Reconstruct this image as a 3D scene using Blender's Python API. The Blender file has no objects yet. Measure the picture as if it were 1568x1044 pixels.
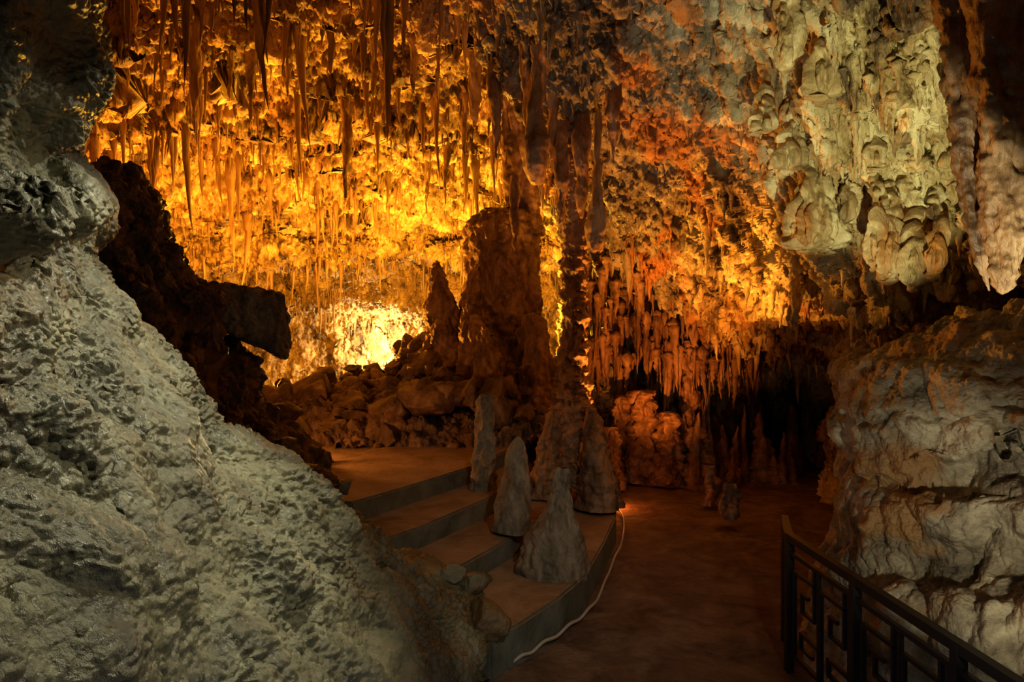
import bpy, math, random
import numpy as np
from mathutils import Vector
random.seed(7); rng=np.random.default_rng(11)
sc=bpy.context.scene
try: sc.view_settings.view_transform='Standard'
except Exception: pass

CAMZ=2.4
def P(px,py,d):
    return np.array([(px-960)/1280*d, d, CAMZ-(py-639)/1280*d])

# ------------------------------------------------------------- noise
_perm=rng.permutation(256).astype(np.int64); _perm=np.concatenate([_perm]*3)
_grad=rng.normal(size=(256,3)); _grad/=np.linalg.norm(_grad,axis=1)[:,None]
def perlin(p):
    i=np.floor(p).astype(np.int64); f=p-i; u=f*f*f*(f*(f*6-15)+10)
    i&=255
    def g(dx,dy,dz):
        h=_perm[_perm[_perm[(i[:,0]+dx)&255]+((i[:,1]+dy)&255)]+((i[:,2]+dz)&255)]
        gr=_grad[h]
        return gr[:,0]*(f[:,0]-dx)+gr[:,1]*(f[:,1]-dy)+gr[:,2]*(f[:,2]-dz)
    x00=g(0,0,0)*(1-u[:,0])+g(1,0,0)*u[:,0]
    x10=g(0,1,0)*(1-u[:,0])+g(1,1,0)*u[:,0]
    x01=g(0,0,1)*(1-u[:,0])+g(1,0,1)*u[:,0]
    x11=g(0,1,1)*(1-u[:,0])+g(1,1,1)*u[:,0]
    y0=x00*(1-u[:,1])+x10*u[:,1]; y1=x01*(1-u[:,1])+x11*u[:,1]
    return (y0*(1-u[:,2])+y1*u[:,2])*1.6
def N(p,s,off=0.0):
    return perlin(p*np.array(s,dtype=float)+off+17.3)
def fbm(p,s,o=4,off=0.0,gain=.5):
    s=np.array(s,dtype=float)*np.ones(3); a=1.0; r=np.zeros(len(p))
    for k in range(o):
        r+=a*N(p,s,off+k*9.1); s=s*2.03; a*=gain
    return r
def billow(p,s,o=4,off=0.0,gain=.5):
    s=np.array(s,dtype=float)*np.ones(3); a=1.0; r=np.zeros(len(p))
    for k in range(o):
        r+=a*(np.abs(N(p,s,off+k*9.1))*2-.5); s=s*2.03; a*=gain
    return r

# ------------------------------------------------------------- mesh helpers
def mesh_obj(name,V,F,mat,smooth=True,parent=None):
    V=np.asarray(V,dtype=np.float32); F=np.asarray(F,dtype=np.int32)
    me=bpy.data.meshes.new(name)
    k=F.shape[1]
    me.vertices.add(len(V)); me.vertices.foreach_set('co',V.ravel())
    me.loops.add(F.size); me.loops.foreach_set('vertex_index',F.ravel())
    me.polygons.add(len(F))
    me.polygons.foreach_set('loop_start',np.arange(0,F.size,k,dtype=np.int32))
    me.polygons.foreach_set('loop_total',np.full(len(F),k,dtype=np.int32))
    me.update(calc_edges=True); me.validate()
    me.polygons.foreach_set('use_smooth',np.full(len(me.polygons),smooth))
    me.materials.append(mat)
    ob=bpy.data.objects.new(name,me); sc.collection.objects.link(ob)
    if parent: ob.parent=parent
    return ob
def crm(n,m):
    t=np.linspace(0,n-1,m); i=np.minimum(t.astype(int),n-2); f=t-i
    M=np.zeros((m,n))
    w=[-.5*f+f*f-.5*f**3, 1-2.5*f*f+1.5*f**3, .5*f+2*f*f-1.5*f**3, -.5*f*f+.5*f**3]
    for k in range(4):
        j=i+k-1; ww=w[k]
        lo=j<0; hi=j>n-1; ok=~(lo|hi); r=np.arange(m)
        np.add.at(M,(r[ok],j[ok]),ww[ok])
        if lo.any(): np.add.at(M,(r[lo],np.zeros(lo.sum(),int)),2*ww[lo]); np.add.at(M,(r[lo],np.ones(lo.sum(),int)),-ww[lo])
        if hi.any(): np.add.at(M,(r[hi],np.full(hi.sum(),n-1)),2*ww[hi]); np.add.at(M,(r[hi],np.full(hi.sum(),n-2)),-ww[hi])
    return M
def gridfaces(nu,nv,wrap=False):
    a=np.arange(nu*nv).reshape(nu,nv)
    if wrap: b=np.roll(a,-1,axis=1); q=np.stack([a[:-1],b[:-1],b[1:],a[1:]],-1)
    else: q=np.stack([a[:-1,:-1],a[:-1,1:],a[1:,1:],a[1:,:-1]],-1)
    return q.reshape(-1,4)
def normals(G):
    du=np.gradient(G,axis=0); dv=np.gradient(G,axis=1)
    n=np.cross(dv,du); n/=np.maximum(np.linalg.norm(n,axis=2),1e-9)[...,None]
    return n
def patch(name,ctrl,nu,nv,disps,mat,face=(0,0,CAMZ),world=False,parent=None):
    C=np.array([[c if world else P(*c) for c in row] for row in ctrl])
    Mu=crm(C.shape[0],nu); Mv=crm(C.shape[1],nv)
    G=np.einsum('ai,ijk,bj->abk',Mu,C,Mv)
    for d in disps:
        n=normals(G)
        to=np.array(face)-G
        if np.median((n*to).sum(2))<0: n=-n
        G=G+n*d(G.reshape(-1,3)).reshape(nu,nv)[...,None]
    n=normals(G)
    F=gridfaces(nu,nv)
    if np.median((n*(np.array(face)-G)).sum(2))<0: n=-n; F=F[:,::-1]
    mesh_obj(name,G.reshape(-1,3),F,mat,parent=parent)
    return G,n
def spine(name,pts,mat,sides=56,rings=160,amp=.12,sc_=(3,3,1.2),fine=.03,parent=None,seed=0.,flut=0.,oval=1.):
    A=np.array(pts,float); M=crm(len(A),rings); S=M@A
    th=np.linspace(0,2*np.pi,sides,endpoint=False)
    c=S[:,:3]; r=np.maximum(S[:,3],.003)
    ring=np.stack([np.cos(th),np.sin(th)*oval,0*th],-1)
    G=c[:,None,:]+ring[None]*r[:,None,None]
    p=G.reshape(-1,3)
    dd=billow(p,sc_,3,seed)*amp+fbm(p,(14,14,9),3,seed)*fine
    if flut: dd+=flut*(np.abs(N(p,(11,11,.8),seed))*2-.5)
    rr=np.repeat(r,sides)
    lim=rr*.55
    p=c.repeat(sides,0)+np.tile(ring,(rings,1))*(rr+np.clip(dd,-lim,lim))[:,None]
    F=gridfaces(rings,sides,True)
    return mesh_obj(name,p,F,mat,parent=parent)
def stal_batch(name,bases,lens,rads,mat,up=False,rings=12,sides=9,parent=None,power=.8,blunt=.12,flare=.6,lump=.3):
    n=len(bases); B=np.array(bases); L=np.array(lens)[:,None,None]; R=np.array(rads)[:,None,None]
    t=(np.linspace(0,1,rings)**1.15)[None,:,None]
    th=np.linspace(0,2*np.pi,sides,endpoint=False)[None,None,:]+rng.random((n,1,1))*6
    prof=(1-t)**power*(1-blunt)+blunt*np.sqrt(np.clip(1-t,0,1)); prof=prof+flare*np.exp(-t*8)
    prof=prof*np.where(t<.01,.15,1)
    lum=1+lump*(rng.random((n,rings,1))-.5)+.4*(rng.random((n,1,sides))-.5)+.2*(rng.random((n,rings,sides))-.5)
    r=R*prof*lum
    sgn=1 if up else -1
    bend=(rng.random((n,2,1))-.5)*.16
    wob=(rng.random((n,rings,1))-.5)*R*.35
    x=B[:,0,None,None]+r*np.cos(th)+bend[:,0:1]*L*t*t+wob
    y=B[:,1,None,None]+r*np.sin(th)+bend[:,1:2]*L*t*t
    z=B[:,2,None,None]+sgn*L*t-sgn*.06+0*r - sgn*np.where(t<.01,1,0)*R*.6
    V=np.stack([x,y,z],-1).reshape(-1,3)
    f=gridfaces(rings,sides,True)
    F=(f[None]+np.arange(n)[:,None,None]*(rings*sides)).reshape(-1,4)
    return mesh_obj(name,V,F,mat,parent=parent)
def hexrock(name,c8,mat,n=80,amp=.06,fr=2.,parent=None):
    C=np.array(c8,float).reshape(2,2,2,3)
    t=np.linspace(0,1,n); A,B=np.meshgrid(t,t,indexing='ij'); Vs=[];Fs=[];o=0
    for ax in range(3):
        for s in (0,1):
            uvw=[None]*3; uvw[ax]=np.full(A.shape,float(s)); uvw[(ax+1)%3]=A; uvw[(ax+2)%3]=B
            u=np.stack(uvw,-1).reshape(-1,3)
            w=np.zeros((len(u),3))
            for i in (0,1):
                for j in (0,1):
                    for k in (0,1):
                        w+=C[i,j,k]*((u[:,0] if i else 1-u[:,0])*(u[:,1] if j else 1-u[:,1])*(u[:,2] if k else 1-u[:,2]))[:,None]
            q=u*2-1; m=(np.abs(q)**8).sum(1)**(1/8)
            cen=C.reshape(-1,3).mean(0); w=cen+(w-cen)/m[:,None]
            dirn=(w-cen)/np.linalg.norm(w-cen,axis=1)[:,None]
            w=w+dirn*(fbm(w,fr,3,5)*amp+billow(w,fr*2.5,4,3,.65)*amp*.5)[:,None]
            F=gridfaces(n,n); 
            if s==0: F=F[:,::-1]
            Vs.append(w);Fs.append(F+o);o+=len(w)
    return mesh_obj(name,np.vstack(Vs),np.vstack(Fs),mat,parent=parent)
def empty(name,loc=(0,0,0)):
    e=bpy.data.objects.new(name,None); e.empty_display_size=.2; sc.collection.objects.link(e); return e
import bmesh
_bm=bmesh.new(); bmesh.ops.create_icosphere(_bm,subdivisions=4,radius=1)
ICOV=np.array([v.co[:] for v in _bm.verts]); ICOF=np.array([[v.index for v in f.verts] for f in _bm.faces]); _bm.free()
def boulder(c,s,seed,cuts=14,amp=.12,rz=None):
    r=np.random.default_rng(seed); v=ICOV.copy()
    for k in range(cuts):
        n=r.normal(size=3); n/=np.linalg.norm(n); cc=r.uniform(.45,.78)
        d=v@n; ex=np.maximum(d-cc,0); v=v-ex[:,None]*n*.98
    p=v+seed*3.7
    nrm=v/np.linalg.norm(v,axis=1)[:,None]
    v=v+nrm*(fbm(p,1.3,2)*amp*1.2+fbm(p,4.,4)*amp*.5)[:,None]
    a=r.uniform(0,6.28) if rz is None else rz
    R=np.array([[math.cos(a),-math.sin(a),0],[math.sin(a),math.cos(a),0],[0,0,1]])
    return (v*np.array(s))@R.T+np.array(c)
def boulders(name,lst,mat,parent=None,**k):
    Vs=[];Fs=[];o=0
    for i,(c,s) in enumerate(lst):
        v=boulder(c,s,i+1+len(name),**k); Vs.append(v); Fs.append(ICOF+o); o+=len(v)
    return mesh_obj(name,np.vstack(Vs),np.vstack(Fs),mat,parent=parent)

# ------------------------------------------------------------- materials
def rockmat(name,c1,c2,c3,scale=2.0,zs=.5,rough=.5,bump=.35,fine=30,bd=.03,stain=None,spec=.5,pale=None):
    m=bpy.data.materials.new(name); m.use_nodes=True; nt=m.node_tree; nd=nt.nodes; lk=nt.links
    b=nd['Principled BSDF']; b.inputs['Roughness'].default_value=rough
    b.inputs['Specular IOR Level'].default_value=spec
    tc=nd.new('ShaderNodeTexCoord'); mp=nd.new('ShaderNodeMapping'); mp.inputs['Scale'].default_value=(1,1,zs)
    lk.new(tc.outputs['Object'],mp.inputs['Vector'])
    n1=nd.new('ShaderNodeTexNoise'); n1.inputs['Scale'].default_value=scale; n1.inputs['Detail'].default_value=9; n1.inputs['Roughness'].default_value=.68; n1.inputs['Distortion'].default_value=.6
    lk.new(mp.outputs[0],n1.inputs['Vector'])
    cr=nd.new('ShaderNodeValToRGB'); e=cr.color_ramp.elements
    e[0].position=.36; e[0].color=(*c1,1); e[1].position=.66; e[1].color=(*c3,1)
    x=e.new(.5); x.color=(*c2,1); lk.new(n1.outputs[0],cr.inputs[0])
    col=cr.outputs[0]
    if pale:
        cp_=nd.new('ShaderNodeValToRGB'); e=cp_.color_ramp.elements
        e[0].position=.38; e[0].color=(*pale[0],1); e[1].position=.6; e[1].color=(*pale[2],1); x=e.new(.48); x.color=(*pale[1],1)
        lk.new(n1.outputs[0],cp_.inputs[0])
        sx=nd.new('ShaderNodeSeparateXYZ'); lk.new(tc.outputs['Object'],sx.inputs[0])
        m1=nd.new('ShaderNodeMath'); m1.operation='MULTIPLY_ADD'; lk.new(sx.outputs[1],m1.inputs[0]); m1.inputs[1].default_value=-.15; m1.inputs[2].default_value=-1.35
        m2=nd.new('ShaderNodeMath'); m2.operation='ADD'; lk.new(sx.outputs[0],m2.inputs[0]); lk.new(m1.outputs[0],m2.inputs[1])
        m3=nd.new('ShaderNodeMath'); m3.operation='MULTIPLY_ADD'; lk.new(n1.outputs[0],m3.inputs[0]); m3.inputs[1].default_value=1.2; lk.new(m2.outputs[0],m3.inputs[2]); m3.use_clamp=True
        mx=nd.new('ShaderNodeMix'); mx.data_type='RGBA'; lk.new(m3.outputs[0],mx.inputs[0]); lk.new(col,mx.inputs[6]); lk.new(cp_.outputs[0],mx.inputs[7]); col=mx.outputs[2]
    if stain:
        n2=nd.new('ShaderNodeTexNoise'); n2.inputs['Scale'].default_value=stain[1]; n2.inputs['Detail'].default_value=6
        lk.new(mp.outputs[0],n2.inputs['Vector'])
        r2=nd.new('ShaderNodeValToRGB'); r2.color_ramp.elements[0].position=stain[2]; r2.color_ramp.elements[1].position=stain[2]+.1
        lk.new(n2.outputs[0],r2.inputs[0])
        mx=nd.new('ShaderNodeMix'); mx.data_type='RGBA'; lk.new(r2.outputs[0],mx.inputs[0]); lk.new(col,mx.inputs[6]); mx.inputs[7].default_value=(*stain[0],1)
        col=mx.outputs[2]
    lk.new(col,b.inputs['Base Color'])
    n3=nd.new('ShaderNodeTexNoise'); n3.inputs['Scale'].default_value=fine; n3.inputs['Detail'].default_value=6; n3.inputs['Roughness'].default_value=.65
    lk.new(mp.outputs[0],n3.inputs['Vector'])
    vo=nd.new('ShaderNodeTexVoronoi'); vo.inputs['Scale'].default_value=fine*.35; lk.new(mp.outputs[0],vo.inputs['Vector'])
    ad=nd.new('ShaderNodeMath'); ad.operation='SUBTRACT'; lk.new(n3.outputs[0],ad.inputs[0]); lk.new(vo.outputs[0],ad.inputs[1])
    bp=nd.new('ShaderNodeBump'); bp.inputs['Strength'].default_value=bump; bp.inputs['Distance'].default_value=bd
    lk.new(ad.outputs[0],bp.inputs['Height']); lk.new(bp.outputs[0],b.inputs['Normal'])
    rr=nd.new('ShaderNodeMapRange'); rr.inputs[3].default_value=max(rough-.15,.1); rr.inputs[4].default_value=rough+.2
    lk.new(n1.outputs[0],rr.inputs[0]); lk.new(rr.outputs[0],b.inputs['Roughness'])
    return m
M_ceil=rockmat('ochre_cave_rock',(.045,.018,.007),(.34,.20,.08),(.78,.56,.3),1.5,.6,.55,.8,12,.1)
M_stal=rockmat('ochre_stalactite',(.10,.045,.018),(.27,.15,.065),(.50,.34,.18),2.5,.2,.45,.5,16,.04)
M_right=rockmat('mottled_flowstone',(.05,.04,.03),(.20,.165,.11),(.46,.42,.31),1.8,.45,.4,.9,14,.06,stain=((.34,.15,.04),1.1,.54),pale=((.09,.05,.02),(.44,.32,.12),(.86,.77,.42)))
M_left=rockmat('olive_wet_limestone',(.035,.035,.017),(.11,.105,.058),(.25,.235,.14),2.2,.9,.3,.9,34,.02,stain=((.15,.095,.035),1.0,.58),spec=.9)
M_white=rockmat('pale_calcite',(.12,.07,.03),(.48,.36,.15),(.84,.77,.44),2.8,.35,.35,.8,18,.04,stain=((.42,.2,.05),2.1,.53))
M_rrock=rockmat('banded_grey_calcite',(.07,.055,.04),(.28,.235,.165),(.66,.58,.42),1.9,1.6,.4,.8,22,.03,stain=((.36,.2,.08),1.5,.54))
M_dark=rockmat('brown_boulder_rock',(.03,.018,.01),(.12,.07,.04),(.26,.17,.10),2.5,.8,.45,.7,18,.04)
M_outc=rockmat('dark_outcrop_rock',(.02,.011,.006),(.09,.05,.026),(.22,.14,.08),3,.6,.45,.7,20,.03)
M_col=rockmat('brown_column_stone',(.06,.03,.016),(.2,.11,.055),(.42,.27,.15),4,.35,.45,.7,22,.03)
M_grey=rockmat('grey_stalagmite_stone',(.08,.065,.042),(.20,.165,.115),(.35,.3,.22),5,.5,.6,.8,40,.02)
M_path=rockmat('packed_earth_path',(.07,.042,.028),(.14,.088,.06),(.22,.15,.10),2.2,1,.75,.9,22,.03,spec=.2)
M_step=rockmat('concrete_step',(.15,.10,.055),(.25,.17,.1),(.33,.24,.155),2.0,1,.7,.5,50,.01,spec=.2)
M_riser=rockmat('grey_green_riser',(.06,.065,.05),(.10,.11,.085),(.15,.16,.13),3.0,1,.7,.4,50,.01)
def simple(name,c,rough=.4,metal=0):
    m=bpy.data.materials.new(name); m.use_nodes=True; nt=m.node_tree; b=nt.nodes['Principled BSDF']
    n=nt.nodes.new('ShaderNodeTexNoise'); n.inputs['Scale'].default_value=30
    cr=nt.nodes.new('ShaderNodeValToRGB'); cr.color_ramp.elements[0].color=(*[x*.6 for x in c],1); cr.color_ramp.elements[1].color=(*c,1)
    nt.links.new(n.outputs[0],cr.inputs[0]); nt.links.new(cr.outputs[0],b.inputs['Base Color'])
    b.inputs['Roughness'].default_value=rough; b.inputs['Metallic'].default_value=metal; return m
M_iron=simple('black_wrought_iron',(.012,.012,.015),.45,.3)
M_cable=simple('pale_cable_sheath',(.5,.46,.4),.5)

# ------------------------------------------------------------- far ceiling
rows=[(-200,8),(-60,10.2),(0,11),(130,13),(250,16),(350,19),(425,22),(472,22.3),(500,27),(530,27.8),(570,28.2),(600,30),(700,30),(800,29)]
cols=[(-100,.78),(80,.86),(230,.94),(400,1),(600,1.05),(800,1.05),(1000,1),(1250,.88)]
ctrl=[[(px,py+ (8*math.sin(px*.02+i)),d*m) for px,m in cols] for i,(py,d) in enumerate(rows)]
def dA1(p):
    s=p[:,1]*.5+fbm(p,(.22,.25,.25),3)*1.3
    f=s-np.floor(s); return (f**1.5)*.8*np.clip((p[:,1]-5)/5,0,1)*np.clip((24-p[:,1])/3,.2,1)+fbm(p,.35,2,5)*.45
def dA2(p): return billow(p,(1.2,1.2,.6),3,3)*.22
def dA3(p): return billow(p,(4.5,4.5,2.4),4,8,.6)*.10
GA,nA=patch('ceiling',ctrl,900,900,[dA1,dA2,dA3],M_ceil)
def ceil_d(px,py):
    ys=[r[0] for r in rows[:8]]; ds=[r[1] for r in rows[:8]]
    return np.interp(py,ys,ds)*np.interp(px,[c[0] for c in cols],[c[1] for c in cols])

def scatter(G,n,count,lenf,radf,zmax=-.15):
    nu,nv=G.shape[:2]
    I=rng.integers(4,nu-4,count*8); J=rng.integers(4,nv-4,count*8)
    p=G[I,J]; nn=n[I,J]
    ok=nn[:,2]<zmax
    p=p[ok][:count]
    L=lenf(p); R=radf(L)
    return p,L,R
def lenA(p):
    c=np.clip(fbm(p,(.5,.5,.5),2,31)*1.9+.5,.12,2.2)
    return (.07+rng.gamma(1.1,.26,len(p)))*c
pA,LA,RA=scatter(GA,nA,9500,lenA,lambda L:.012+L*.033+rng.random(len(L))*.016,-.1)
stal_batch('stalactites_on_ceiling',pA,LA,RA,M_stal,rings=9,sides=7,flare=.9)

# ------------------------------------------------------------- right wall / overhang
R_=[
 [(780,-330,5.5),(900,-330,5),(1100,-330,4.4),(1300,-330,3.8),(1500,-330,3.2),(1700,-330,2.8),(2050,-330,2.3),(2400,-330,1.8)],
 [(860,-80,10),(960,-60,8.5),(1100,-60,7.4),(1300,-60,6),(1500,-60,4.9),(1700,-60,4.1),(2000,-60,3.3),(2400,-60,2.2)],
 [(880,60,11.5),(980,80,9.5),(1120,80,8.4),(1300,80,7),(1500,80,5.4),(1700,80,4.6),(2000,80,3.7),(2400,80,2.4)],
 [(930,190,13),(1010,200,10.6),(1140,200,9.3),(1300,200,7.9),(1500,200,6),(1700,200,4.9),(2000,200,3.9),(2400,200,2.5)],
 [(990,300,14.5),(1060,310,12),(1160,320,10.6),(1300,320,9),(1500,320,6.6),(1700,320,5.2),(2000,320,4.1),(2400,320,2.6)],
 [(1050,420,15.5),(1090,430,13),(1180,440,11.6),(1300,440,10),(1500,440,7.2),(1700,430,5.4),(2000,430,4.2),(2400,430,2.6)],
 [(1060,520,16),(1095,520,13.6),(1190,530,12.4),(1320,540,11),(1500,530,8.0),(1700,520,5.9),(2000,520,4.6),(2400,520,2.8)],
 [(1060,600,16),(1095,600,13.2),(1190,600,12.8),(1320,600,12),(1500,600,10),(1700,570,8),(2000,570,6.5),(2400,570,3.6)],
 [(1060,690,16),(1095,690,12.9),(1190,690,12.7),(1340,690,13),(1500,690,13),(1700,690,9),(2000,690,7),(2400,690,4)],
 [(1060,800,16),(1095,800,12.6),(1190,800,12.5),(1350,800,13.5),(1480,800,17),(1640,800,10),(2000,800,7),(2400,800,4)],
 [(1060,960,16),(1095,960,12),(1190,960,12),(1350,960,13),(1480,960,17),(1620,960,9.5),(2000,960,6.5),(2400,960,4)],
]
def dB1(p): return fbm(p,.5,2,15)*.35
def dB2(p): return billow(p,(1.7,1.7,.7),3,13)*.19
def dB3(p):
    q=p.copy(); q[:,0]+=p[:,2]*.35
    return billow(q,(5,5,1.9),4,18,.6)*.085
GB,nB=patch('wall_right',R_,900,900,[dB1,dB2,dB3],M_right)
def lenB(p):
    c=np.clip(fbm(p,(.7,.7,.7),2,51)+.6,.2,1.5)
    return (.06+rng.gamma(1.4,.12,len(p)))*c*np.clip(p[:,1]/9,.35,1.3)
pB,LB,RB=scatter(GB,nB,4600,lenB,lambda L:.01+L*.07+rng.random(len(L))*.016,-.05)
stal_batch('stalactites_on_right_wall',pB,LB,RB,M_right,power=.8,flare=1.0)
cl=[];ll=[];rr=[]
for k in range(300):
    px=random.uniform(1085,1430); py=random.uniform(480,680); d=np.interp(px,[1090,1200,1330,1430],[12.8,12.6,12.3,12.7])-random.uniform(0,.6)
    cl.append(P(px,py,d)); ll.append(random.uniform(.25,1.6)*random.uniform(.5,1.2)); rr.append(random.uniform(.025,.085))
stal_batch('hanging_draperies',cl,ll,rr,M_col,rings=20,sides=12,power=.7,blunt=.2,lump=.45)
cl=[];ll=[];rr=[]
for k in range(60):
    px=random.uniform(1110,1500); d=random.uniform(11.2,13.0); 
    b=P(px,0,d); b[2]=0; cl.append(b); ll.append(random.uniform(.3,1.4)); rr.append(random.uniform(.07,.18))
stal_batch('stalagmites_by_path',cl,ll,rr,M_col,up=True,rings=22,sides=14,power=.55,blunt=.3,lump=.45)

# ------------------------------------------------------------- left foreground wall
Lr=[
 [(-900,-500,1.3),(-300,-300,2.0),(40,-200,2.8),(150,-200,3.3),(195,-200,3.8),(150,-200,5.2)],
 [(-900,40,1.3),(-300,50,2.0),(40,50,2.8),(130,50,3.2),(180,60,3.7),(150,60,5.2)],
 [(-900,180,1.3),(-300,180,2.0),(30,180,2.7),(110,190,3.1),(160,180,3.5),(120,180,5.2)],
 [(-900,300,1.3),(-300,300,2.2),(20,300,2.9),(80,300,3.4),(118,295,3.8),(70,300,5.2)],
 [(-900,390,1.3),(-300,390,1.8),(40,390,2.3),(130,390,2.65),(190,385,3.05),(180,400,4.8)],
 [(-900,480,1.3),(-300,480,1.9),(30,490,2.6),(100,480,3.0),(155,480,3.4),(140,480,4.8)],
 [(-900,600,1.3),(-300,600,1.8),(50,590,2.4),(150,580,3),(225,570,3.6),(220,590,5)],
 [(-900,720,1.3),(-300,720,1.7),(60,720,2.3),(210,705,3),(325,695,3.9),(330,715,5.5)],
 [(-900,860,1.2),(-300,860,1.6),(100,850,2.2),(310,840,2.9),(440,830,4.2),(470,910,6.2)],
 [(-900,1000,1.2),(-300,1000,1.5),(150,990,2.1),(450,960,3.2),(615,935,4.7),(650,1050,6.2)],
 [(-900,1150,1.1),(-300,1150,1.4),(180,1130,2.0),(560,1080,3.4),(785,1045,4.9),(790,1115,6.0)],
 [(-900,1350,1),(-300,1350,1.3),(230,1310,1.9),(620,1220,3.3),(895,1115,5.2),(890,1200,5.9)],
 [(-900,1650,.9),(-300,1650,1.1),(260,1600,1.7),(640,1400,2.9),(925,1190,5.1),(950,1240,5.5)],
 [(-900,2500,.8),(-300,2500,1.0),(280,2300,1.6),(640,1700,2.6),(845,1320,4.4),(900,1290,4.6)],
]
def dL1(p): return fbm(p,1.3,2,61)*.13
def dL2(p): return billow(p,(2.2,2.2,2.0),2,63)*.045
def dL3(p):
    w=fbm(p,2.5,2,70)
    q=p+np.stack([w,w*.5,w],-1)*.05
    k=np.clip(fbm(p,(1.6,1.6,1.8),2,44)*1.1+.85,.45,1.25)
    return (np.abs(N(q,(7,7,14),3))*.026+np.abs(N(q,(17,17,26),9))*.026+fbm(q,(32,32,38),2,4)*.008)*k
GL,nL=patch('wall_left',Lr,1300,1050,[dL1,dL2,dL3],M_left)

# ------------------------------------------------------------- left middle rocks
Lm=[
 [(-100,250,7),(60,270,6),(150,310,5.6),(180,330,6.2),(150,330,8)],
 [(-100,350,7),(100,360,5.6),(230,360,5.6),(300,375,6.2),(280,380,8)],
 [(-100,470,7),(150,470,5.4),(270,460,5.6),(318,450,6.2),(290,450,8)],
 [(-100,560,7),(200,560,5.3),(320,550,5.7),(375,560,6.3),(350,560,8)],
 [(-100,680,7),(250,680,5.2),(380,670,5.7),(450,680,6.4),(420,680,8)],
 [(-50,800,7),(320,790,5.1),(430,780,5.8),(490,770,6.6),(470,770,8)],
 [(0,900,6),(400,880,5.2),(500,880,6.0),(590,870,7),(600,860,8.5)],
 [(0,1100,6),(450,1080,5.2),(560,1050,6.0),(640,990,6.8),(620,950,8)],
]
patch('rock_outcrop',Lm,400,360,[lambda p:billow(p,1.1,3,81)*.17,lambda p:billow(p,4,4,82,.6)*.05],M_outc)
hexrock('overhanging_boulder',[[[P(405,612,6.3),P(400,600,7.6)],[P(315,528,6.3),P(350,540,7.6)]],[[P(548,688,6.5),P(535,650,7.5)],[P(536,545,6.6),P(510,550,7.6)]]],M_grey,amp=.06)
bl=[(P(265,425,6.0),(.22,.25,.36)),(P(275,395,6.0),(.18,.2,.22)),(P(390,690,6.4),(.35,.4,.36)),(P(465,750,6.9),(.26,.3,.2)),(P(330,720,5.7),(.5,.5,.6)),(P(420,760,6.3),(.3,.3,.3)),(P(520,790,7.4),(.3,.3,.2))]
boulders('dark_boulders',bl,M_dark)
boulders('small_pale_rocks',[(P(540,842,5.6),(.17,.14,.10)),(P(560,885,5.3),(.2,.16,.12)),(P(642,912,5.0),(.1,.09,.07)),(P(880,1105,5.2),(.20,.18,.14)),(P(845,1080,5.1),(.14,.12,.1)),(P(915,1155,5.0),(.2,.2,.18))],M_left)

# ------------------------------------------------------------- floor
xs=np.linspace(-14,10,800); ys=np.linspace(-4,32,1100)
X,Y=np.meshgrid(xs,ys,indexing='xy'); p=np.stack([X.ravel(),Y.ravel(),0*X.ravel()],-1)
p[:,2]=fbm(p,.8,4,90)*.022-.012+fbm(p,6,2,95)*.005
mesh_obj('floor',p,gridfaces(1100,800),M_path)

# ------------------------------------------------------------- steps
def slab(name,poly,z0,z1,parent):
    n=len(poly); bm=bmesh.new()
    bt=[bm.verts.new((x,y,z0)) for x,y in poly]; tp=[bm.verts.new((x,y,z1)) for x,y in poly]
    bm.faces.new(tp)
    for i in range(n): bm.faces.new((bt[i],bt[(i+1)%n],tp[(i+1)%n],tp[i]))
    bm.faces.new(bt[::-1]); bmesh.ops.recalc_face_normals(bm,faces=bm.faces)
    bmesh.ops.bevel(bm,geom=[e for e in bm.edges],offset=.018,segments=2,affect='EDGES')
    me=bpy.data.meshes.new(name); bm.to_mesh(me); bm.free()
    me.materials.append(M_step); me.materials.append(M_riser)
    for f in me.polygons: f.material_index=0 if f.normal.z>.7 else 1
    o=bpy.data.objects.new(name,me); sc.collection.objects.link(o); o.parent=parent; return o
st=empty('stone_steps')
back=[(.9,10.6),(-3.4,10.8),(-3.4,7.2)]
slab('tread_1',[(-.15,4.85),(.06,5.1),(.38,5.6),(.66,6.15),(.98,7.2),(1.25,8.2),(1.42,9.3),(1.3,10.4)]+back+[(-1.5,5.6)],-.05,.29,st)
slab('tread_2',[(-.62,5.55),(-.41,5.85),(-.05,6.55),(.3,7.3),(.7,8.6),(.9,10)]+back+[(-2,6.3)],.2,.49,st)
slab('tread_3',[(-1.1,5.9),(-.84,6.3),(-.18,7.6),(.2,8.8),(.35,10)]+back[1:]+[(-2.3,6.6)],.4,.69,st)
slab('landing',[(-1.5,6.4),(-1.17,6.96),(-.45,8.3),(-.05,9.5),(.05,10.4)]+back[1:]+[(-2.6,6.8)],.6,.89,st)

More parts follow.
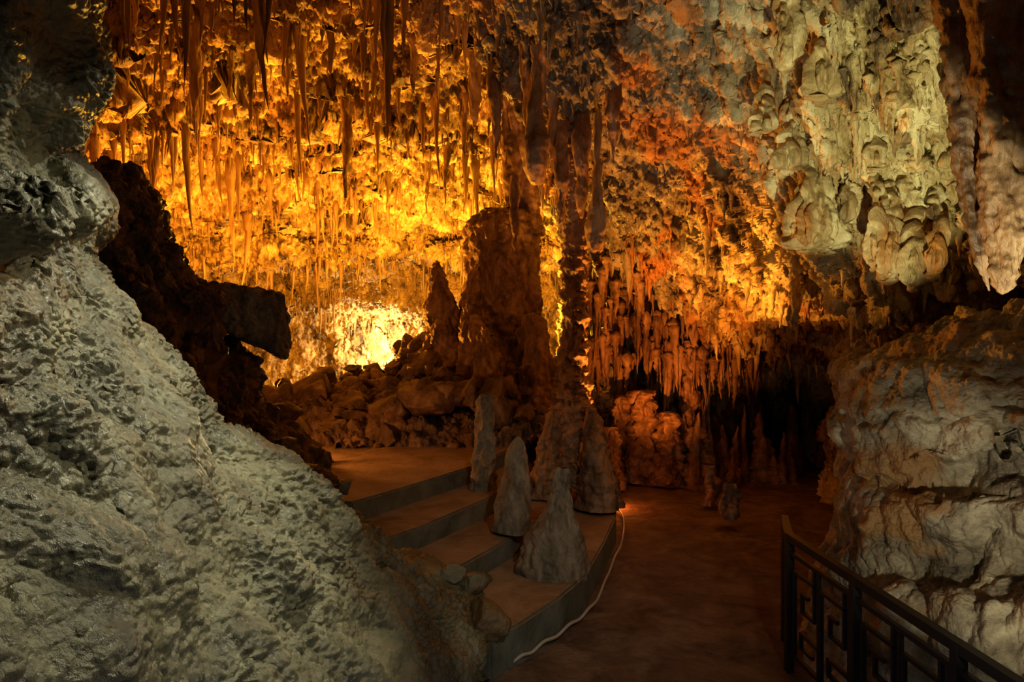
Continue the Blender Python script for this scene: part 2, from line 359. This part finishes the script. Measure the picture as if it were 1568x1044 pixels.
# ------------------------------------------------------------- rock pile
rp=empty('rock_pile')
bl=[]
def crest(px): return np.interp(px,[460,520,600,640,660,720,760,800,860,960,1040,1080],[735,712,692,680,688,682,626,610,608,608,680,760])
mc=[[(px,800+45,9.6) for px in (430,560,700,850,1000,1090)],
    [(px,max(crest(px)+95,740),10.6) for px in (430,560,700,850,1000,1090)],
    [(px,crest(px)+50,11.8) for px in (430,560,700,850,1000,1090)],
    [(px,crest(px)+26,13) for px in (430,560,700,850,1000,1090)],
    [(px,crest(px)+80,14.5) for px in (430,560,700,850,1000,1090)],
    [(px,900,16) for px in (430,560,700,850,1000,1090)]]
patch('rubble_mound',mc,240,360,[lambda p:billow(p,1.5,4,101,.6)*.16,lambda p:fbm(p,6,3,103)*.05],M_dark,parent=rp)
for k in range(330):
    px=random.uniform(450,1060); t=random.random()**.8
    d=13.1-3.2*t; py=crest(px)+12+t*150*random.uniform(.8,1.0)
    s=random.uniform(.09,.24)*(2.1 if random.random()<.18 else 1)
    bl.append((P(px,py,d)+np.array([0,0,.04]),(s*random.uniform(.9,1.6),s,s*random.uniform(.7,1.3))))
boulders('loose_rocks',bl,M_dark,parent=rp,amp=.09)

# ------------------------------------------------------------- columns / stalagmites
def col(name,pts,mat,**k):
    A=[]
    for px,py,d,w in pts:
        q=P(px,py,d); A.append((q[0],q[1],q[2],w/2/1280*d))
    return spine(name,A,mat,**k)
col('giant_stalagmite',[(950,390,12.4,16),(948,400,12.4,100),(940,420,12.4,124),(938,470,12.3,130),(940,540,12.2,134),(940,600,12.1,146),(938,680,12,190),(935,760,11.8,250)],M_col,amp=.11,sides=140,rings=260,sc_=(2.2,2.2,1.2),fine=.035,seed=3)
col('broken_column',[(962,-40,12.2,80),(964,120,12.3,58),(968,240,12.4,50),(972,330,12.4,60),(978,400,12.4,60),(985,440,12.4,70)],M_col,amp=.06,seed=5)
col('slender_column',[(1068,150,9.6,80),(1072,230,9.6,50),(1076,320,9.5,38),(1078,400,9.5,42),(1078,500,9.4,48),(1076,600,9.3,46),(1074,700,9.2,58),(1070,760,9.1,76),(1070,830,9.0,92),(1072,905,9.0,110)],M_col,amp=.06,sides=90,rings=380,sc_=(3,3,6),fine=.03,seed=8)
col('leaning_stalagmite',[(818,488,11.9,6),(820,505,11.9,24),(826,560,11.9,48),(835,620,11.8,74),(845,690,11.7,110),(850,760,11.6,140)],M_col,amp=.08,seed=12,sides=90,rings=200)
col('stalagmite',[(878,560,11.4,8),(880,570,11.4,30),(886,620,11.3,52),(890,680,11.2,72),(892,770,11.1,90)],M_col,amp=.08,seed=14)
col('stalagmite',[(905,612,10.9,8),(908,622,10.9,24),(914,680,10.8,60),(916,780,10.7,100)],M_col,amp=.08,seed=15)
col('stalagmite',[(1000,585,11.1,10),(1000,600,11.1,36),(1004,660,11,60),(1005,740,10.9,80),(1005,860,10.5,100)],M_col,amp=.1,seed=16)
col('stalagmite',[(912,738,8,16),(911,750,8,30),(910,820,7.95,38),(908,880,7.9,46),(906,920,7.9,54)],M_grey,amp=.03,seed=18,rings=200)
col('stalagmite',[(972,818,6.9,3),(971,828,6.9,14),(968,865,6.9,40),(962,930,6.85,66),(960,992,6.8,78)],M_grey,amp=.03,seed=21,rings=220,sides=90,fine=.012)
col('stalagmite',[(1056,876,6.3,14),(1054,882,6.3,30),(1050,930,6.3,42),(1046,965,6.3,66),(1040,1010,6.3,108),(1036,1050,6.3,132),(1034,1078,6.3,138)],M_grey,amp=.03,seed=23,rings=240,sides=110,fine=.012,sc_=(4,4,3))
col('stalagmite',[(1108,760,8.6,12),(1110,775,8.6,30),(1116,830,8.5,46),(1120,900,8.5,72),(1122,950,8.5,90)],M_col,amp=.06,seed=31)
col('stalagmite',[(1040,770,8.3,10),(1036,785,8.3,30),(1030,850,8.3,48),(1020,930,8.3,64)],M_col,amp=.06,seed=33)
for i,(px,yt,yb,w,d) in enumerate([(1205,730,880,70,11.6),(1165,740,880,46,11.8),(1250,770,885,66,11.4),(1305,800,890,50,11.4),(1370,905,950,30,8.8),(1290,640,880,36,12.0),(1145,800,895,46,11.0),(1330,870,925,30,9.8)]):
    col('stalagmite',[(px,yt,d,14),(px+1,yt+10,d,w*.6),(px+3,(yt+yb)/2,d,w*.75),(px,yb,d,w),(px,yb+20,d,w*1.05)],M_col,amp=.1,seed=40+i,sc_=(4,4,3))
hang=[(890,70,240,30,0),(648,170,372,22,0),(365,40,250,22,0),(470,50,225,20,0),(430,80,190,12,0),(600,150,250,11,0),(835,230,385,15,0),(775,60,170,22,0),(720,150,235,13,0),(700,100,190,13,0),(540,70,180,14,0),(320,30,130,13,0),(410,150,260,11,0),(800,300,400,10,0),(290,60,180,12,0),(870,180,300,16,0),(560,200,330,9,0),(500,240,330,9,0),(925,120,330,18,0),(620,40,150,12,0),(680,40,160,13,0),(820,40,190,14,0),
 (1005,235,348,50,8.6),(1120,362,475,36,8.4),(1052,320,440,20,9),(930,180,300,20,10),(1035,120,300,26,9.2),(1090,290,410,26,9.2),(965,420,470,12,10),(1020,60,190,30,9),(985,100,240,18,9.4),(1150,200,300,24,8.6)]
for k in range(22):
    px=random.uniform(190,900); yt=random.uniform(-20,330); hang.append((px,yt,yt+random.uniform(40,95)*(1-yt/700),random.uniform(8,14)*(1-yt/700),0))
for i,(px,yt,yb,w,d) in enumerate(hang):
    if d==0: d=ceil_d(px,max(yt,0))-.75; 
    yt2=yt-90
    if px in(1005,1120): pts=[(px,yt2-60,d+.2,w*.3),(px,yt,d,w*.6),(px,yt+(yb-yt)*.3,d,w*1.0),(px-1,yt+(yb-yt)*.7,d,w*.9),(px,yb-8,d,w*.55),(px,yb,d,8)]
    else: pts=[(px,yt2,d+.3,w*1.1),(px,yt,d,w*1.15),(px+2,yt+(yb-yt)*.4,d,w*.8),(px-1,yt+(yb-yt)*.8,d,w*.42),(px,yb-4,d,w*.2),(px,yb,d,2)]
    col('stalactite',pts,M_col if i%3<2 else M_stal,amp=.04,seed=60+i,sides=28,rings=90,fine=.015)  # most get the darker stone: silhouette shade put into their colour
col('thick_hanging_stalactite',[(1880,-150,3.1,150),(1875,100,3.1,90),(1885,220,3.1,84),(1888,350,3.1,80),(1888,450,3.1,62),(1882,530,3.1,34),(1880,552,3.1,6)],M_col,amp=.02,seed=90,sides=80,rings=240)
col('thick_hanging_stalactite',[(1800,-150,3.3,120),(1805,100,3.3,60),(1815,260,3.3,44),(1828,400,3.3,34),(1845,500,3.3,24),(1855,545,3.3,6)],M_col,amp=.02,seed=92,sides=70,rings=220)
for i,(px,yt,yb,w,d) in enumerate([(1475,0,140,46,5.0),(1545,70,200,72,5.05),(1535,340,482,100,5.85),(1670,400,535,46,5.05),(1715,420,548,40,4.95),(1755,400,530,34,4.8),(1640,370,510,30,5.1),(1490,530,615,26,7.0),(1600,190,240,40,5.4),(1430,200,260,36,6.0),(1480,250,330,44,6.0),(1640,250,330,36,5.15),(1700,210,280,34,4.85),(1590,330,430,34,5.6)]):
    col('flowstone_drapery',[(px+4,yt-80,d+.45,w*.5),(px+2,yt,d+.12,w*.75),(px,yt+(yb-yt)*.5,d,w*1.05),(px-3,yt+(yb-yt)*.8,d,w*.95),(px-4,yb-8,d+.05,w*.5),(px-4,yb,d+.08,w*.1)],M_white,amp=.02,seed=100+i,sides=120,rings=170,flut=.09,fine=.03,oval=.75,sc_=(6,6,1.0))

# ------------------------------------------------------------- right foreground rock
Rr=[
 [(1600,640,6.8),(1640,640,5.6),(1720,610,5.0),(1850,590,4.5),(2050,560,3.9),(2600,520,2.6)],
 [(1575,690,6.2),(1592,680,5.0),(1690,660,4.5),(1830,660,4.1),(2050,650,3.6),(2600,640,2.4)],
 [(1580,780,6),(1585,780,4.8),(1680,760,4.3),(1830,760,3.9),(2050,760,3.5),(2600,760,2.3)],
 [(1590,850,6),(1600,860,4.8),(1690,860,4.3),(1830,850,3.9),(2050,850,3.4),(2600,850,2.2)],
 [(1580,930,6),(1600,930,4.8),(1680,890,4.4),(1830,880,4.0),(2050,880,3.45),(2600,900,2.2)],
 [(1560,1000,6),(1590,1010,4.9),(1690,960,4.25),(1830,940,3.85),(2050,940,3.25),(2600,980,2.1)],
 [(1530,1080,6),(1570,1080,4.9),(1690,1075,4.3),(1830,1075,3.9),(2050,1075,3.3),(2600,1080,2.1)],
 [(1500,1200,5.6),(1560,1190,4.9),(1690,1130,4.05),(1830,1140,3.55),(2050,1160,2.95),(2600,1200,2)],
 [(1490,1330,5),(1560,1400,4.4),(1690,1450,3.8),(1830,1500,3.3),(2050,1700,2.8),(2600,1900,1.9)],
]
crk=np.array([P(*c) for c in [(1650,985,4.3),(1660,930,4.35),(1700,905,4.35),(1750,900,4.25),(1800,905,4.1),(1835,880,4.0),(1850,840,3.95),(1862,800,3.9)]]); crk=crm(len(crk),70)@crk
crk2=np.array([P(*c) for c in [(1590,790,4.8),(1680,775,4.35),(1760,790,4.1),(1850,760,3.9),(1930,770,3.7)]]); crk2=crm(len(crk2),60)@crk2
def groove(p,line,w,dep):
    d=np.full(len(p),9.)
    for q in line: d=np.minimum(d,np.hypot(p[:,0]-q[0],p[:,2]-q[2]))
    return -dep*np.exp(-(d/w)**2)
def dR2(p): return billow(p,(2.4,2.4,1.6),3,113)*.065
def dR3(p):
    jit=np.stack([fbm(p,5,2),0*p[:,0],fbm(p,5,2,5)],-1)*.03
    return groove(p+jit,crk,.035,.09)+groove(p+jit,crk2,.022,.045)+fbm(p,(9,9,7),4,115,.6)*.018
patch('rock_mass_right',Rr,560,600,[lambda p:fbm(p,.9,2,111)*.10,dR2,dR3],M_rrock)

# ------------------------------------------------------------- cable
def tube(name,pts,r,mat,parent=None):
    cu=bpy.data.curves.new(name,'CURVE'); cu.dimensions='3D'; cu.bevel_depth=r; cu.bevel_resolution=3
    s=cu.splines.new('POLY'); s.points.add(len(pts)-1)
    for i,q in enumerate(pts): s.points[i].co=(*q,1)
    cu.use_fill_caps=True; cu.materials.append(mat)
    o=bpy.data.objects.new(name,cu); sc.collection.objects.link(o)
    if parent: o.parent=parent
    return o
cp=np.array([(-.36,4.55,.02),(-.36,4.9,.22),(-.3,5.05,.05),(0,5.05,.03),(.22,5.3,.03),(.5,5.7,.03),(.76,6.2,.03),(1.05,7.2,.03),(1.33,8.2,.03),(1.5,9.3,.03),(1.45,10.3,.04)])
cs=crm(len(cp),90)@cp
cs[:,2]+=np.array([.012*math.sin(i*.9) for i in range(90)])+.01
tube('power_cable',cs,.013,M_cable)

# ------------------------------------------------------------- railing
ra=empty('iron_railing')
def rx(y): return 2.03+.035*(5-y)
def bar(nm,a,b,w=.012):
    a=Vector(a);b=Vector(b);d=(b-a); L=d.length
    bm=bmesh.new(); bmesh.ops.create_cube(bm,size=1); 
    bmesh.ops.scale(bm,vec=(w*2,w*2,L+w),verts=bm.verts)
    me=bpy.data.meshes.new(nm); bm.to_mesh(me); bm.free(); me.materials.append(M_iron)
    o=bpy.data.objects.new(nm,me); sc.collection.objects.link(o); o.parent=ra
    o.rotation_mode='QUATERNION'; o.rotation_quaternion=d.to_track_quat('Z','Y'); o.location=(a+b)/2
y0,y1=5.0,1.2
bar('top_rail',(rx(y0),y0,.97),(rx(y1),y1,.97),.026)
bar('upper_rail',(rx(y0),y0,.86),(rx(y1),y1,.86),.014)
bar('lower_rail',(rx(y0),y0,.14),(rx(y1),y1,.14),.015)
for i,y in enumerate([5.0,4.1,3.2,2.3,1.4]): bar('post_%d'%i,(rx(y),y,-.02),(rx(y),y,.97),.027)
k=0
for ps in (5.0,4.1,3.2,2.3):
    for y in (ps-.09,ps-.48):
        keys=[[(0,.14),(0,.74),(.30,.74),(.30,.50),(.12,.50),(.12,.62),(.21,.62)],
              [(.30,.86),(.30,.74)],[(.36,.86),(.36,.34),(.10,.34),(.10,.24),(.27,.24)],[(.36,.34),(.36,.14)]]
        for sq in keys:
            for j in range(len(sq)-1):
                ya,yb=y-sq[j][0],y-sq[j+1][0]
                bar('key_%d'%k,(rx(ya),ya,sq[j][1]),(rx(yb),yb,sq[j+1][1]),.012); k+=1
ex,ey=2.2,5.5
bar('end_rail',(rx(5),5,.97),(ex,ey,.97),.025)
bar('end_post',(ex,ey,0),(ex,ey,.98),.025)
for j in range(3): 
    t=(j+1)/4; bar('end_bar_%d'%j,(rx(5)+(ex-rx(5))*t,5+.5*t,.1),(rx(5)+(ex-rx(5))*t,5+.5*t,.96),.011)

# ------------------------------------------------------------- lights
def light(name,kind,loc,energy,color,size=.1,target=None,angle=60,blend=.5):
    l=bpy.data.lights.new(name,kind); l.energy=energy; l.color=color
    if kind in('POINT','SPOT'): l.shadow_soft_size=size
    if kind=='SPOT': l.spot_size=math.radians(angle); l.spot_blend=blend
    o=bpy.data.objects.new(name,l); sc.collection.objects.link(o); o.location=loc
    if target is not None: o.rotation_euler=(Vector(target)-Vector(loc)).to_track_quat('-Z','Y').to_euler()
    return o
Yc=(1,.48,.03)
light('lamp_back_glow','POINT',P(712,644,30.6),1000,(1,.76,.32),.1)
light('lamp_chamber_a','POINT',(-3.0,18.0,1.2),5000,Yc,.06)
light('lamp_chamber_b','POINT',(-7,14.5,1.2),4600,(1,.33,.02),.06)
light('lamp_chamber_c','POINT',(-1.0,15.3,1.0),2700,Yc,.06)
light('lamp_wall_low','POINT',(1.55,9.9,.14),10,(1,.2,.02),.06)
light('lamp_wall_drapery','SPOT',(1.65,8.6,.35),750,(1,.25,.025),.06,P(1250,600,12.5),52,.8)
light('lamp_wall_upper','SPOT',(1.7,8.9,.3),1900,(1,.33,.035),.06,P(1270,360,9.8),86,.7)
light('lamp_landing','POINT',(-3.0,8.2,1.4),95,(1,.33,.06),.06)
light('lamp_left_back','SPOT',(-.3,6.0,5.75),1000,(1,.94,.62),.05,P(300,860,3.0),40,1)
light('lamp_left_white','SPOT',(1.3,3.6,4.7),330,(1,.93,.60),.04,P(260,840,3.0),54,1)
light('lamp_right_top','SPOT',(1.0,1.2,.8),950,(1,.92,.52),.03,P(1580,220,5),29,.35)
light('lamp_right_low','SPOT',(1.9,1.9,1.3),90,(1,.87,.56),.04,P(1810,970,4),50,.9)
light('lamp_cool_upper','SPOT',(.3,2.0,1.0),200,(.86,.96,.92),.1,P(1130,110,8),44,1)
light('lamp_steps','SPOT',(1.3,1.0,4.2),250,(1,.80,.55),.05,(.3,6.5,.4),42,.9)
light('lamp_cool_fill','POINT',(.6,2.6,.4),14,(.92,.92,.9),.3)
w=bpy.data.worlds.new('cave_dark'); sc.world=w; w.use_nodes=True
w.node_tree.nodes['Background'].inputs[0].default_value=(.6,.6,.6,1); w.node_tree.nodes['Background'].inputs[1].default_value=.007

cam=bpy.data.cameras.new('camera'); co=bpy.data.objects.new('camera',cam); sc.collection.objects.link(co)
co.location=(0,0,CAMZ); co.rotation_euler=(math.radians(90),0,0); cam.lens=24; cam.sensor_width=36; cam.clip_start=.05
sc.camera=co
